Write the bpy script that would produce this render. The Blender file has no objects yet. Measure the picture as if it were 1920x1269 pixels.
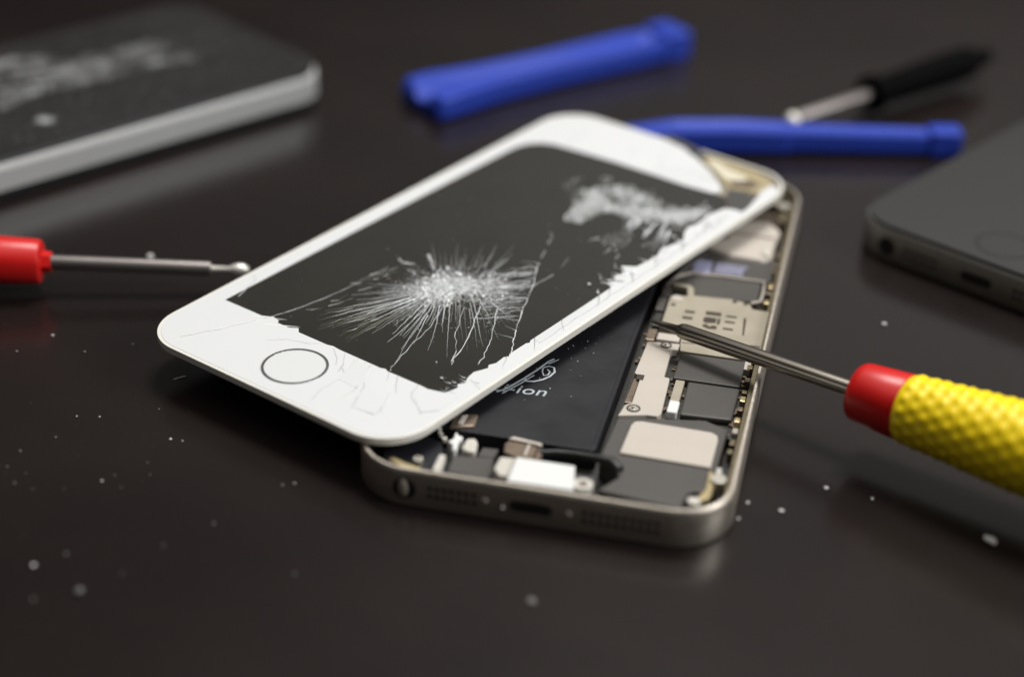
import bpy, bmesh, math, random
from mathutils import Vector, Matrix, Quaternion
S = 0.001            # everything below is written in millimetres
scn = bpy.context.scene
COL = scn.collection
R = math.radians
PI = math.pi

# ------------------------------------------------------------------ materials
def newmat(name):
    m = bpy.data.materials.new(name); m.use_nodes = True
    nt = m.node_tree; b = nt.nodes['Principled BSDF']
    return m, nt, b

def mat(name, col, rough=0.5, metal=0.0, noise=0.0, nscale=300, bump=0.0, bscale=800, coat=0.0, spec=0.5,
        trans=0.0, rvar=0.0, sss=0.0, aniso=0.0, ior=1.5):
    m, nt, b = newmat(name)
    b.inputs['Base Color'].default_value = (*col, 1)
    b.inputs['Roughness'].default_value = rough
    b.inputs['Metallic'].default_value = metal
    b.inputs['Specular IOR Level'].default_value = spec
    b.inputs['IOR'].default_value = ior
    b.inputs['Coat Weight'].default_value = coat
    b.inputs['Coat Roughness'].default_value = 0.05
    b.inputs['Transmission Weight'].default_value = trans
    if sss:
        b.inputs['Subsurface Weight'].default_value = sss
        b.inputs['Subsurface Scale'].default_value = 0.0008
    tc = nt.nodes.new('ShaderNodeTexCoord')
    if noise or rvar:
        n = nt.nodes.new('ShaderNodeTexNoise'); n.inputs['Scale'].default_value = nscale
        n.inputs['Detail'].default_value = 6
        nt.links.new(tc.outputs['Object'], n.inputs['Vector'])
        if noise:
            mx = nt.nodes.new('ShaderNodeMix'); mx.data_type = 'RGBA'
            mx.inputs[6].default_value = (*[c * (1 - noise) for c in col], 1)
            mx.inputs[7].default_value = (*[min(1, c * (1 + noise)) for c in col], 1)
            nt.links.new(n.outputs['Fac'], mx.inputs[0]); nt.links.new(mx.outputs[2], b.inputs['Base Color'])
        if rvar:
            mr = nt.nodes.new('ShaderNodeMapRange')
            mr.inputs['From Min'].default_value = 0.3; mr.inputs['From Max'].default_value = 0.7
            mr.inputs['To Min'].default_value = max(0.02, rough - rvar); mr.inputs['To Max'].default_value = rough + rvar
            nt.links.new(n.outputs['Fac'], mr.inputs['Value']); nt.links.new(mr.outputs[0], b.inputs['Roughness'])
    if bump:
        n2 = nt.nodes.new('ShaderNodeTexNoise'); n2.inputs['Scale'].default_value = bscale
        n2.inputs['Detail'].default_value = 4
        nt.links.new(tc.outputs['Object'], n2.inputs['Vector'])
        bp = nt.nodes.new('ShaderNodeBump'); bp.inputs['Strength'].default_value = bump
        bp.inputs['Distance'].default_value = 0.0002
        nt.links.new(n2.outputs['Fac'], bp.inputs['Height']); nt.links.new(bp.outputs[0], b.inputs['Normal'])
    return m

M = {}
M['bezel'] = mat('white_glass', (0.69, 0.695, 0.695), 0.22, spec=0.45, noise=0.02, nscale=60, coat=0.3)
M['rim_white'] = mat('white_plastic_rim', (0.72, 0.70, 0.64), 0.4, noise=0.05)
M['rim_edge'] = mat('frame_edge', (0.30, 0.26, 0.20), 0.45, metal=0.4, noise=0.2, nscale=400)
M['lcd'] = mat('display_glass', (0.022, 0.020, 0.016), 0.09, spec=0.55, rvar=0.035, nscale=90, noise=0.3)
M['lcd_back'] = mat('bare_display_layer', (0.06, 0.058, 0.055), 0.45, noise=0.3, nscale=500)
M['crack'] = mat('fractured_glass', (0.66, 0.68, 0.68), 0.3, spec=0.8, noise=0.15, nscale=2000)
M['crack_dim'] = mat('hairline_crack', (0.34, 0.34, 0.33), 0.3, spec=0.6, noise=0.3, nscale=2000)
M['crack_amber'] = mat('tinted_crack', (0.065, 0.062, 0.036), 0.3, spec=0.6, noise=0.3, nscale=2000)
M['crack_grey'] = mat('groove_in_white_glass', (0.44, 0.45, 0.45), 0.4, noise=0.3, nscale=1500)
M['crack_dark'] = mat('dark_groove', (0.30, 0.29, 0.28), 0.5, noise=0.3)
M['button'] = mat('button_white', (0.67, 0.675, 0.67), 0.2, coat=0.2, spec=0.4)
M['ring'] = mat('button_ring_metal', (0.36, 0.36, 0.35), 0.25, metal=0.9)
M['foil'] = mat('gold_foil', (0.50, 0.42, 0.25), 0.4, metal=0.5, bump=0.6, bscale=500, noise=0.2)
M['cream'] = mat('cream_tape', (0.62, 0.57, 0.44), 0.55, noise=0.15, bump=0.4, bscale=400)
M['alu'] = mat('champagne_aluminium', (0.62, 0.56, 0.48), 0.42, metal=0.95, bump=0.12, bscale=9000, rvar=0.05, nscale=900)
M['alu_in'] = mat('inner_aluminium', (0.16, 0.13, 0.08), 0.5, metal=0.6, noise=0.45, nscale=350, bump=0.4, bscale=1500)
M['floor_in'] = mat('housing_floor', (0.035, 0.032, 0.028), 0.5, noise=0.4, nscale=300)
M['battery'] = mat('battery_wrap', (0.0125, 0.0125, 0.0150), 0.42, spec=0.32, noise=0.25, nscale=150, bump=0.25, bscale=350, rvar=0.06)
M['batt_edge'] = mat('battery_edge_tape', (0.014, 0.014, 0.018), 0.3, spec=0.5, bump=0.3, bscale=600)
M['print'] = mat('grey_print', (0.42, 0.46, 0.48), 0.55, noise=0.15, nscale=3000)
M['print_lilac'] = mat('lilac_print', (0.34, 0.34, 0.50), 0.55, noise=0.3, nscale=2500)
M['shield'] = mat('nickel_shield', (0.50, 0.45, 0.39), 0.6, metal=0.08, spec=0.3, noise=0.06, nscale=250, bump=0.12, bscale=700, rvar=0.08)
M['shield_warm'] = mat('sim_tray_metal', (0.36, 0.32, 0.245), 0.5, metal=0.15, spec=0.35, noise=0.10, nscale=250, bump=0.25, bscale=500, rvar=0.1)
M['slot'] = mat('slot_dark', (0.035, 0.022, 0.012), 0.6, noise=0.3)
M['sheet'] = mat('black_shield_tape', (0.060, 0.054, 0.048), 0.5, noise=0.18, nscale=120, bump=0.2, bscale=400)
M['pcb'] = mat('circuit_board', (0.028, 0.027, 0.020), 0.45, noise=0.5, nscale=700, bump=0.5, bscale=1500)
M['comp_white'] = mat('pale_component', (0.56, 0.53, 0.47), 0.4, noise=0.1)
M['white_lab'] = mat('white_label_block', (0.70, 0.70, 0.68), 0.5, noise=0.02)
M['screw'] = mat('screw_steel', (0.75, 0.71, 0.62), 0.3, metal=0.8)
M['brass'] = mat('brass_contact', (0.55, 0.45, 0.25), 0.35, metal=0.8, noise=0.2)
M['flex'] = mat('flex_cable', (0.016, 0.016, 0.015), 0.35, noise=0.3, bump=0.2)
M['brown'] = mat('brown_bracket', (0.20, 0.15, 0.11), 0.4, metal=0.5, noise=0.5, nscale=600)
M['hole'] = mat('hole_black', (0.004, 0.004, 0.004), 0.8, noise=0.2)
M['port_metal'] = mat('port_metal', (0.34, 0.30, 0.24), 0.5, metal=0.2, noise=0.35, nscale=900, bump=0.3, bscale=2500)
M['hole_lit'] = mat('hole_metal_rim', (0.30, 0.26, 0.20), 0.4, metal=0.6, noise=0.4)
M['steel'] = mat('driver_shaft_steel', (0.32, 0.29, 0.25), 0.3, metal=1.0)
M['steel_dim'] = mat('dull_shaft_steel', (0.20, 0.18, 0.17), 0.42, metal=0.8, noise=0.15)
M['tip_steel'] = mat('bright_tip_steel', (0.80, 0.77, 0.70), 0.35, metal=0.55)
M['yellow'] = mat('yellow_rubber', (0.98, 0.71, 0.008), 0.42, spec=0.4, noise=0.03, nscale=300, sss=0.08, bump=0.06, bscale=1500)
M['red'] = mat('red_plastic', (0.58, 0.012, 0.010), 0.34, spec=0.45, noise=0.05, nscale=200, bump=0.05, bscale=900)
M['blue'] = mat('blue_plastic', (0.020, 0.050, 0.38), 0.42, spec=0.32, noise=0.06, nscale=150, bump=0.08, bscale=400)
M['black_plastic'] = mat('black_plastic', (0.003, 0.003, 0.003), 0.85, spec=0.03, noise=0.2)
M['steel_band'] = mat('brushed_band', (0.50, 0.50, 0.485), 0.42, metal=0.25, noise=0.06)
M['band_line'] = mat('polished_band_edge', (0.80, 0.80, 0.78), 0.3, metal=0.2)
M['black_glass'] = mat('black_front_glass', (0.028, 0.026, 0.026), 0.14, spec=0.5, rvar=0.05, nscale=60, noise=0.3)
M['slate_glass'] = mat('slate_front_glass', (0.027, 0.026, 0.025), 0.2, spec=0.5, rvar=0.04, nscale=60, noise=0.2)
M['slate_alu'] = mat('slate_aluminium', (0.20, 0.19, 0.175), 0.45, metal=0.6, noise=0.15, nscale=500, bump=0.15, bscale=4000)
M['crumb'] = mat('glass_crumb', (0.78, 0.77, 0.74), 0.2, spec=0.8, noise=0.1, nscale=2000)
M['crumb_dim'] = mat('dull_glass_crumb', (0.17, 0.165, 0.16), 0.3, spec=0.7, noise=0.2, nscale=2000)

def table_mat():
    m, nt, b = newmat('dark_table_laminate')
    tc = nt.nodes.new('ShaderNodeTexCoord')
    mp = nt.nodes.new('ShaderNodeMapping'); mp.inputs['Scale'].default_value = (1, 1.6, 1)
    mp.inputs['Rotation'].default_value = (0, 0, R(-12))
    nt.links.new(tc.outputs['Object'], mp.inputs['Vector'])
    n = nt.nodes.new('ShaderNodeTexNoise'); n.inputs['Scale'].default_value = 14; n.inputs['Detail'].default_value = 7
    nt.links.new(mp.outputs[0], n.inputs['Vector'])
    cr = nt.nodes.new('ShaderNodeValToRGB')
    cr.color_ramp.elements[0].position = 0.3; cr.color_ramp.elements[0].color = (0.0098, 0.0074, 0.0070, 1)
    cr.color_ramp.elements[1].position = 0.7; cr.color_ramp.elements[1].color = (0.0150, 0.0104, 0.0094, 1)
    nt.links.new(n.outputs['Fac'], cr.inputs[0])
    # faint fine dust in the laminate grain
    n3 = nt.nodes.new('ShaderNodeTexNoise'); n3.inputs['Scale'].default_value = 1600; n3.inputs['Detail'].default_value = 3
    nt.links.new(tc.outputs['Object'], n3.inputs['Vector'])
    cr3 = nt.nodes.new('ShaderNodeValToRGB')
    cr3.color_ramp.elements[0].position = 0.66; cr3.color_ramp.elements[0].color = (0, 0, 0, 1)
    cr3.color_ramp.elements[1].position = 0.80; cr3.color_ramp.elements[1].color = (0.35, 0.35, 0.35, 1)
    nt.links.new(n3.outputs['Fac'], cr3.inputs[0])
    mx = nt.nodes.new('ShaderNodeMix'); mx.data_type = 'RGBA'
    nt.links.new(cr3.outputs[0], mx.inputs[0]); nt.links.new(cr.outputs[0], mx.inputs[6])
    mx.inputs[7].default_value = (0.10, 0.092, 0.088, 1)
    nt.links.new(mx.outputs[2], b.inputs['Base Color'])
    mr = nt.nodes.new('ShaderNodeMapRange'); mr.inputs['To Min'].default_value = 0.17; mr.inputs['To Max'].default_value = 0.27
    nt.links.new(n.outputs['Fac'], mr.inputs['Value']); nt.links.new(mr.outputs[0], b.inputs['Roughness'])
    b.inputs['Specular IOR Level'].default_value = 0.31
    n2 = nt.nodes.new('ShaderNodeTexNoise'); n2.inputs['Scale'].default_value = 900; n2.inputs['Detail'].default_value = 4
    nt.links.new(tc.outputs['Object'], n2.inputs['Vector'])
    bp = nt.nodes.new('ShaderNodeBump'); bp.inputs['Strength'].default_value = 0.12; bp.inputs['Distance'].default_value = 0.00008
    nt.links.new(n2.outputs['Fac'], bp.inputs['Height']); nt.links.new(bp.outputs[0], b.inputs['Normal'])
    return m
M['table'] = table_mat()

# ------------------------------------------------------------------ object helpers
def link(name, me, m, parent=None, smooth=False, bevel=0, seg=2, angle=40, loc=None):
    o = bpy.data.objects.new(name, me); COL.objects.link(o)
    for mm in (m if isinstance(m, (list, tuple)) else [m]): me.materials.append(mm)
    if parent: o.parent = parent
    if loc: o.location = [v * S for v in loc]
    if smooth:
        for p in me.polygons: p.use_smooth = True
    if bevel:
        b = o.modifiers.new('bevel', 'BEVEL'); b.width = bevel * S; b.segments = seg
        b.limit_method = 'ANGLE'; b.angle_limit = R(angle); b.harden_normals = False
    return o

def empty(name, label, cat, loc=(0, 0, 0), rotz=0, quat=None, group=None):
    o = bpy.data.objects.new(name, None); COL.objects.link(o)
    o.location = [v * S for v in loc]; o.empty_display_size = 0.01
    if quat is not None:
        o.rotation_mode = 'QUATERNION'; o.rotation_quaternion = quat
    else: o.rotation_euler = (0, 0, rotz)
    o['label'] = label; o['category'] = cat
    if group: o['group'] = group
    return o

def me_from(verts, faces, name='m'):
    me = bpy.data.meshes.new(name)
    me.from_pydata([[c * S for c in v] for v in verts], [], faces); me.update()
    return me

def rrect(w, h, r, x0=0, y0=0, n=12):
    """rounded rectangle centred on x0, starting at y0, counter-clockwise"""
    pts = []
    for cx, cy, a0 in ((w/2-r, h-r, 0), (-w/2+r, h-r, 90), (-w/2+r, r, 180), (w/2-r, r, 270)):
        for i in range(n + 1):
            a = R(a0 + 90 * i / n); pts.append((x0 + cx + r*math.cos(a), y0 + cy + r*math.sin(a)))
    return pts

def ccw(p):
    a = sum(p[i-1][0]*p[i][1] - p[i][0]*p[i-1][1] for i in range(len(p)))
    return p if a > 0 else p[::-1]

def bm_prism(bm, poly, z0, z1, holes=()):
    """prism with optional holes; n-gon caps are triangulated"""
    from mathutils.geometry import tessellate_polygon
    loops = [ccw(list(poly))] + [ccw(list(h))[::-1] for h in holes]
    flat = [p for l in loops for p in l]
    tris = tessellate_polygon([[Vector((x, y, 0)) for x, y in l] for l in loops])
    lo = [bm.verts.new((x*S, y*S, z0*S)) for x, y in flat]
    hi = [bm.verts.new((x*S, y*S, z1*S)) for x, y in flat]
    def f(vs):
        try: bm.faces.new(vs)
        except ValueError: pass
    for a, b, c in tris:
        (x1, y1), (x2, y2), (x3, y3) = flat[a], flat[b], flat[c]
        if (x2-x1)*(y3-y1) - (x3-x1)*(y2-y1) < 0: b, c = c, b
        f([hi[a], hi[b], hi[c]]); f([lo[a], lo[c], lo[b]])
    k = 0
    for l in loops:
        n = len(l)
        for i in range(n):
            j = (i + 1) % n
            f([lo[k+i], lo[k+j], hi[k+j], hi[k+i]])
        k += n

def bm_me(bm, name='m'):
    me = bpy.data.meshes.new(name); bm.to_mesh(me); bm.free(); return me

def prism(name, poly, z0, z1, m, parent=None, bevel=0, seg=2, holes=()):
    bm = bmesh.new(); bm_prism(bm, poly, z0, z1, holes)
    bmesh.ops.dissolve_limit(bm, angle_limit=R(0.5), verts=bm.verts, edges=bm.edges) if not holes else None
    return link(name, bm_me(bm), m, parent, bevel=bevel, seg=seg)

def box(x0, y0, x1, y1): return [(x0, y0), (x1, y0), (x1, y1), (x0, y1)]
def disc(cx, cy, r, n=24): return [(cx + r*math.cos(2*PI*i/n), cy + r*math.sin(2*PI*i/n)) for i in range(n)]

def loft(name, sections, m, parent=None, smooth=True, cap=True, closed=True, bevel=0):
    """sections: list of equal-length vertex rings"""
    n = len(sections[0]); vs = [v for s in sections for v in s]; fs = []
    for k in range(len(sections) - 1):
        for i in range(n if closed else n - 1):
            j = (i + 1) % n
            fs.append((k*n+i, k*n+j, (k+1)*n+j, (k+1)*n+i))
    if cap:
        fs.append(tuple(range(n))[::-1]); fs.append(tuple((len(sections)-1)*n + i for i in range(n)))
    me = me_from(vs, fs)
    bm = bmesh.new(); bm.from_mesh(me); bmesh.ops.recalc_face_normals(bm, faces=bm.faces); bm.to_mesh(me); bm.free()
    o = link(name, me, m, parent, smooth=smooth, bevel=bevel)
    if smooth:
        me.set_sharp_from_angle(angle=R(38))
    return o

def lathe(name, prof, m, parent=None, n=40, smooth=True, cap=True):
    """profile of (x along the axis, radius) turned about local X"""
    return loft(name, [[(x, r*math.cos(2*PI*i/n), r*math.sin(2*PI*i/n)) for i in range(n)] for x, r in prof], m, parent, smooth, cap)

def tube(name, pts, rads, m, parent=None, n=12):
    P = [Vector(p) for p in pts]; secs = []
    if not isinstance(rads, (list, tuple)): rads = [rads]*len(P)
    for k, p in enumerate(P):
        d = (P[min(k+1, len(P)-1)] - P[max(k-1, 0)]).normalized()
        u = d.cross(Vector((0, 0, 1)));  u = u.normalized() if u.length > 1e-4 else Vector((1, 0, 0))
        v = u.cross(d)
        secs.append([tuple(p + (u*math.cos(2*PI*i/n) + v*math.sin(2*PI*i/n))*rads[k]) for i in range(n)])
    return loft(name, secs, m, parent)

def text_me(body, size, shear=0.0, extrude=0.02):
    cu = bpy.data.curves.new('t', 'FONT'); cu.body = body; cu.size = size*S; cu.shear = shear
    cu.extrude = extrude*S; cu.align_x = 'LEFT'; cu.space_character = 1.05
    o = bpy.data.objects.new('t', cu); COL.objects.link(o)
    dg = bpy.context.evaluated_depsgraph_get()
    me = bpy.data.meshes.new_from_object(o.evaluated_get(dg))
    bpy.data.objects.remove(o); bpy.data.curves.remove(cu)
    return me

# ribbons (tapered, low ridges) used for cracks and printed lines
class Ribbons:
    def __init__(s): s.v = []; s.f = []
    def add(s, pts, w0, w1=None, h=0.04, z=0.0, wmid=None):
        w1 = w0 if w1 is None else w1
        n = len(pts); b = len(s.v)
        for k, (x, y) in enumerate(pts):
            a = pts[max(k-1, 0)]; c = pts[min(k+1, n-1)]
            dx, dy = c[0]-a[0], c[1]-a[1]; L = math.hypot(dx, dy) or 1
            nx, ny = -dy/L, dx/L; t = k/(n-1); w = (w0*(1-t) + w1*t)/2
            s.v += [(x+nx*w, y+ny*w, z), (x, y, z+h), (x-nx*w, y-ny*w, z)]
        for k in range(n-1):
            i = b+3*k
            s.f += [(i, i+3, i+4, i+1), (i+1, i+4, i+5, i+2)]
    def tri(s, x, y, r, z, tilt, rng):
        a = rng.random()*2*PI; b = len(s.v)
        for k in range(3):
            aa = a + k*2*PI/3 + rng.uniform(-.7, .7); rr = r*rng.uniform(.5, 1.3)
            s.v.append((x+rr*math.cos(aa), y+rr*math.sin(aa), z + rng.random()*tilt))
        s.f.append((b, b+1, b+2))
    def build(s, name, m, parent): return link(name, me_from(s.v, s.f), m, parent)

def jag(p, q, n, amp, rng, bend=0.0):
    dx, dy = q[0]-p[0], q[1]-p[1]; L = math.hypot(dx, dy) or 1; nx, ny = -dy/L, dx/L
    out = []
    for k in range(n+1):
        t = k/n; o = bend*L*4*t*(1-t)*0.25 + (rng.gauss(0, amp) if 0 < k < n else 0)
        out.append((p[0]+dx*t+nx*o, p[1]+dy*t+ny*o))
    return out

def inpoly(x, y, P):
    r = False
    for i in range(len(P)):
        (x1, y1), (x2, y2) = P[i-1], P[i]
        if (y1 > y) != (y2 > y) and x < (x2-x1)*(y-y1)/(y2-y1)+x1: r = not r
    return r

# ------------------------------------------------------------------ table
bm = bmesh.new(); bm_prism(bm, box(-900, -500, 900, 1500), -25, 0)
t = link('table', bm_me(bm), M['table'], bevel=0); t['kind'] = 'structure'
t['label'] = 'dark brown-black satin tabletop under the phones and tools'

# ------------------------------------------------------------------ opened phone housing with its insides
H = empty('phone_housing', 'opened champagne metal phone housing with black battery and boards, under the cracked screen', 'phone housing')
W_, L_, RC = 58.6, 123.8, 9.2
prof = [(0.55, 0.0), (0.18, 0.15), (0.0, 0.55), (0.0, 6.05), (0.07, 6.22), (0.35, 6.6), (0.75, 6.6), (0.85, 6.5), (0.95, 1.0)]
secs = []
for ins, z in prof:
    secs.append([(x, y, z) for x, y in rrect(W_-2*ins, L_-2*ins, RC-ins, 0, ins, n=16)])
loft('housing_shell', secs, M['alu'], H, smooth=True, cap=True)
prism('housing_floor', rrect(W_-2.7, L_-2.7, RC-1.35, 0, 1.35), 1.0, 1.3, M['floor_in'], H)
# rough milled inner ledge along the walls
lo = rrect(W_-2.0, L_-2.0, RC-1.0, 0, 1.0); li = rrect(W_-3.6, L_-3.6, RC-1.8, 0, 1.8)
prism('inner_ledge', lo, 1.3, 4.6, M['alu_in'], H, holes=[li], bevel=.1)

def bottom_ports(root, dark, lit, seed, lit_jack=True):
    """openings in the bottom end of a phone, on the plane y = 0"""
    def face(name, polys, m, out=0.02):
        bm = bmesh.new()
        for P in polys: bm_prism(bm, P, 0, out)
        me = bm_me(bm)
        me.transform(Matrix.Rotation(R(90), 4, 'X'))
        o = link(name, me, m, root); return o
    zc = 3.25
    face('headphone_jack', [disc(-20.0, zc, 1.85, 28)], dark)
    g = []
    for i in range(7):
        for k in (0, 1): g.append(disc(-16.0+i*1.15, zc-0.7+1.4*k, 0.42, 12))
    face('microphone_grille', g, dark, 0.03)
    g = []
    for i in range(10):
        for k in (0, 1): g.append(disc(7.9+i*1.22, zc-0.7+1.4*k, 0.42, 12))
    face('speaker_grille', g, dark, 0.03)
    port = [(x, y) for x, y in rrect(6.6, 1.9, .94, -0.3, zc-.95, n=8)]
    face('charging_port', [port], dark, 0.025)
    outer = rrect(7.3, 2.5, 1.24, -0.3, zc-1.25, n=8)
    bm = bmesh.new(); bm_prism(bm, outer, 0, 0.03, holes=[port]); me = bm_me(bm); me.transform(Matrix.Rotation(R(90), 4, 'X'))
    link('port_rim', me, lit, root)
    def dome(name, x, z, rx, rz, d, m):
        secs = [[(x+rx*math.cos(t)*math.cos(2*PI*i/20), -.02-d*math.sin(t), z+rz*math.cos(t)*math.sin(2*PI*i/20)) for i in range(20)] for t in (0, .35, .75, 1.15, 1.45)]
        return loft(name, secs, m, root)
    if lit_jack:
        dome('jack_glint', -20.2, zc, .80, 1.65, .35, M['port_metal'])  # bump added to catch light, standing in for the lit jack opening
        for x in (-7.4, 5.5): dome('pentalobe_screw', x, zc, .55, .55, .28, M['port_metal'])
        dome('chip_glint', -4.6, 2.6, .26, .26, .3, M['crumb'])  # pale dome added for a blurred bright highlight
    for x in (() if lit_jack else (-6.6, 5.6)):
        s = face('pentalobe_screw', [disc(x, zc, 0.75, 18)], M['screw'] if lit_jack else M['slate_alu'], 0.06)
bottom_ports(H, M['hole'], M['hole_lit'], 1)
# the highlight beside the port is a small pale dome on the end face
# battery
bt = prism('battery', rrect(31.3, 66.5, 0.8, -9.2, 15.6, n=3), 1.3, 4.9, M['battery'], H, bevel=0.35, seg=3)
prism('side_tape', box(5.7, 16.6, 6.35, 81.5), 1.35, 4.95, M['batt_edge'], bt, bevel=0.1)
tm = text_me('Li-ion', 3.9, 0.18); tm.materials.append(M['print'])
o = bpy.data.objects.new('lettering', tm); COL.objects.link(o); o.parent = bt
o.location = (-14.1*S, 29.0*S, 4.93*S); o.rotation_euler = (0, 0, R(3)); o.scale = (1.02, 0.95, 1)
# crossed-out symbol above the lettering
rb = Ribbons()
rb.add([(-12.6, 28.7), (-11.2, 30.3), (-9.2, 34.2), (-7.6, 37.7), (-6.5, 40.6), (-5.7, 41.9)], 0.45, 0.42, 0.02)
rb.add([(-11.6, 28.5), (-9.4, 32.4), (-7.8, 35.7)], 0.32, 0.25, 0.02)
rb.add([(-8.8, 33.4), (-7.4, 33.7), (-6.1, 34.7), (-5.2, 36.0), (-4.7, 37.6), (-5.1, 39.0), (-6.0, 39.3), (-6.9, 38.5)], 0.4, 0.3, 0.02)
rb.add([(-6.9, 38.4), (-6.7, 37.0), (-6.2, 36.0), (-5.6, 36.4), (-5.5, 37.5), (-6.1, 38.2)], 0.28, 0.25, 0.02)
rb.add([(-9.0, 34.6), (-8.9, 33.2)], 0.3, 0.3, 0.02)
rb.add([(-6.3, 40.0), (-4.9, 41.9)], 0.25, 0.2, 0.02)
o = rb.build('crossed_out_symbol', M['print'], bt); o.location = (0, 0, 4.92*S)
rng = random.Random(5)
rb = Ribbons()
for i in range(46):
    x = rng.gauss(-2, 4); y = rng.gauss(44, 8)
    if -23 < x < 5 and 18 < y < 78: rb.tri(x, y, rng.uniform(.06, .2), 4.92, .15, rng)
for i in range(30):
    rb.tri(rng.uniform(-18, 5), rng.uniform(18, 75), rng.uniform(.04, .11), 4.92, .1, rng)
rb.build('glass_dust', M['crack_dim'], bt)

# circuit board under the shields
pc = prism('circuit_board', [(7.6, 27.0), (26.6, 27.0), (26.6, 112.5), (-2, 112.5), (-2, 106), (7.6, 92)], 1.3, 3.6, M['pcb'], H, bevel=0.1)
rng = random.Random(8)
bm = bmesh.new()
for i in range(150):     # tiny parts soldered along the board
    x, y = rng.uniform(7.9, 26.2), rng.uniform(27.5, 92)
    if rng.random() < .6: x = rng.choice([rng.uniform(7.7, 9.6), rng.uniform(14.3, 15.4), rng.uniform(25.9, 26.4)])
    w, h = rng.choice([(.5, .9), (.9, .5), (.4, .6), (1.1, .7)])
    bm_prism(bm, box(x-w/2, y-h/2, x+w/2, y+h/2), 3.6, 3.6+rng.uniform(.2, .55))
link('solder_parts', bm_me(bm), M['brown'], pc)

def plate(name, poly, z0, z1, m, holes=(), bev=0.12, parent=None):
    return prism(name, poly, z0, z1, m, parent or H, bevel=bev, holes=holes)
# large SIM tray plate with slots
sim_poly = [(9.9, 58.0), (14.0, 57.0), (14.2, 53.3), (14.6, 50.5), (25.6, 50.4), (28.0, 53.5), (28.0, 69.0), (25.0, 69.1), (24.2, 71.0),
            (21.3, 71.9), (14.0, 71.5), (13.6, 74.2), (13.0, 75.2), (9.8, 75.3), (9.6, 74.6), (12.4, 74.2), (12.9, 71.0), (9.9, 69.6)]
sim = plate('sim_reader_plate', sim_poly, 3.7, 5.0, M['shield_warm'])
def slots(polys, z, m, name, parent):
    bm = bmesh.new()
    for P in polys: bm_prism(bm, P, z, z+0.02)
    return link(name, bm_me(bm), m, parent)
sl = [box(13.3, 64.5, 15.1, 65.4), box(13.2, 62.1, 15.0, 63.0), box(17.0, 64.7, 19.8, 66.1), box(20.7, 64.8, 22.6, 65.5),
      box(20.7, 62.7, 22.5, 63.4), box(20.7, 60.1, 22.5, 60.8), [(23.8, 65.3), (24.3, 65.3), (24.6, 58.9), (24.3, 58.9)],
      [(16.9, 63.5), (17.3, 63.9), (19.2, 63.9), (19.2, 62.0), (17.4, 61.6), (16.9, 62.2)], box(19.4, 61.6, 19.9, 63.9),
      [(17.0, 60.9), (17.7, 61.2), (18.3, 60.5), (18.9, 61.1), (19.6, 60.9), (19.6, 59.8), (18.2, 59.6), (17.1, 60.2)],
      box(26.0, 55.3, 27.8, 55.8), disc(10.9, 66.8, 0.5, 12)]
slots(sl, 5.0, M['slot'], 'slot_opening', sim)
prism('raised_boss', disc(11.2, 69.3, 1.1, 20), 5.0, 5.15, M['shield'], sim, bevel=0.05)
slots([box(21.1, 70.5, 21.9, 71.6), box(23.2, 70.1, 23.9, 71.2)], 5.02, M['slot'], 'edge_notch', sim)
rb = Ribbons(); rb.add([(14.5, 53.4), (20, 54.1), (25.4, 53.2), (28, 53.9)], .35, .35, .05, 5.0)
rb.add([(9.7, 58.2), (14.0, 56.7)], .3, .3, .05, 5.0); rb.build('pressed_seam', M['slot'], sim)
# dark shield window with bright frame
win = plate('dark_shield_cover', [(9.4, 75.7), (13.2, 75.6), (14.0, 71.9), (25.4, 71.9), (25.4, 79.7), (12.2, 79.9)], 3.7, 4.95, M['sheet'])
wf = tube('bright_frame_strip', [(9.0, 76.0, 5.0), (10.2, 78.2, 5.0), (12.2, 80.1, 5.0), (18, 80.4, 5.0), (25.9, 80.2, 5.0), (26.1, 76, 5.0), (26.0, 72.4, 5.0), (24.4, 71.2, 5.0)], 0.26, M['shield'], win, n=8)
# black area with barcode sticker
stk = plate('black_film', [(9.6, 78.5), (12.0, 80.7), (27.0, 80.8), (27.0, 90.5), (11.0, 91.5), (9.6, 88)], 3.7, 4.75, M['sheet'])
bm = bmesh.new(); bm_prism(bm, box(12.3, 81.3, 15.5, 86.4), 4.75, 4.79)
link('pale_code_patch', bm_me(bm), M['print_lilac'], stk)
rng = random.Random(4); bm = bmesh.new()
for r_ in range(4):
    x = 16.3
    while x < 21.6:
        w = rng.uniform(.2, .55); y0 = 82.1 + r_*1.05
        bm_prism(bm, box(x, y0, x+w, y0+0.7), 4.75, 4.79); x += w + rng.uniform(.1, .25)
link('printed_code', bm_me(bm), M['print_lilac'], stk)
tube('antenna_wire', [(8.6, 74.4, 4.6), (9.6, 76.6, 5.5), (11.6, 82.3, 5.7), (13.4, 85.9, 5.7), (13.4, 90, 5.3)], 0.28, M['steel_dim'], H, n=8)
# small parts near the screwdriver tip, left of the SIM plate
for k, (x0, y0, x1, y1, zz, mm) in enumerate([(8.0, 53.6, 9.6, 57.8, 4.6, 'brown'), (8.3, 58.8, 9.6, 63.8, 4.7, 'pcb'), (8.0, 64.4, 9.5, 69.4, 4.9, 'sheet'),
        (9.9, 53.7, 13.9, 56.2, 4.9, 'shield'), (8.2, 70.2, 9.6, 74.0, 4.8, 'sheet')]):
    plate('board_component', box(x0, y0, x1, y1), 3.6, zz, M[mm], bev=0.2)
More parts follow.
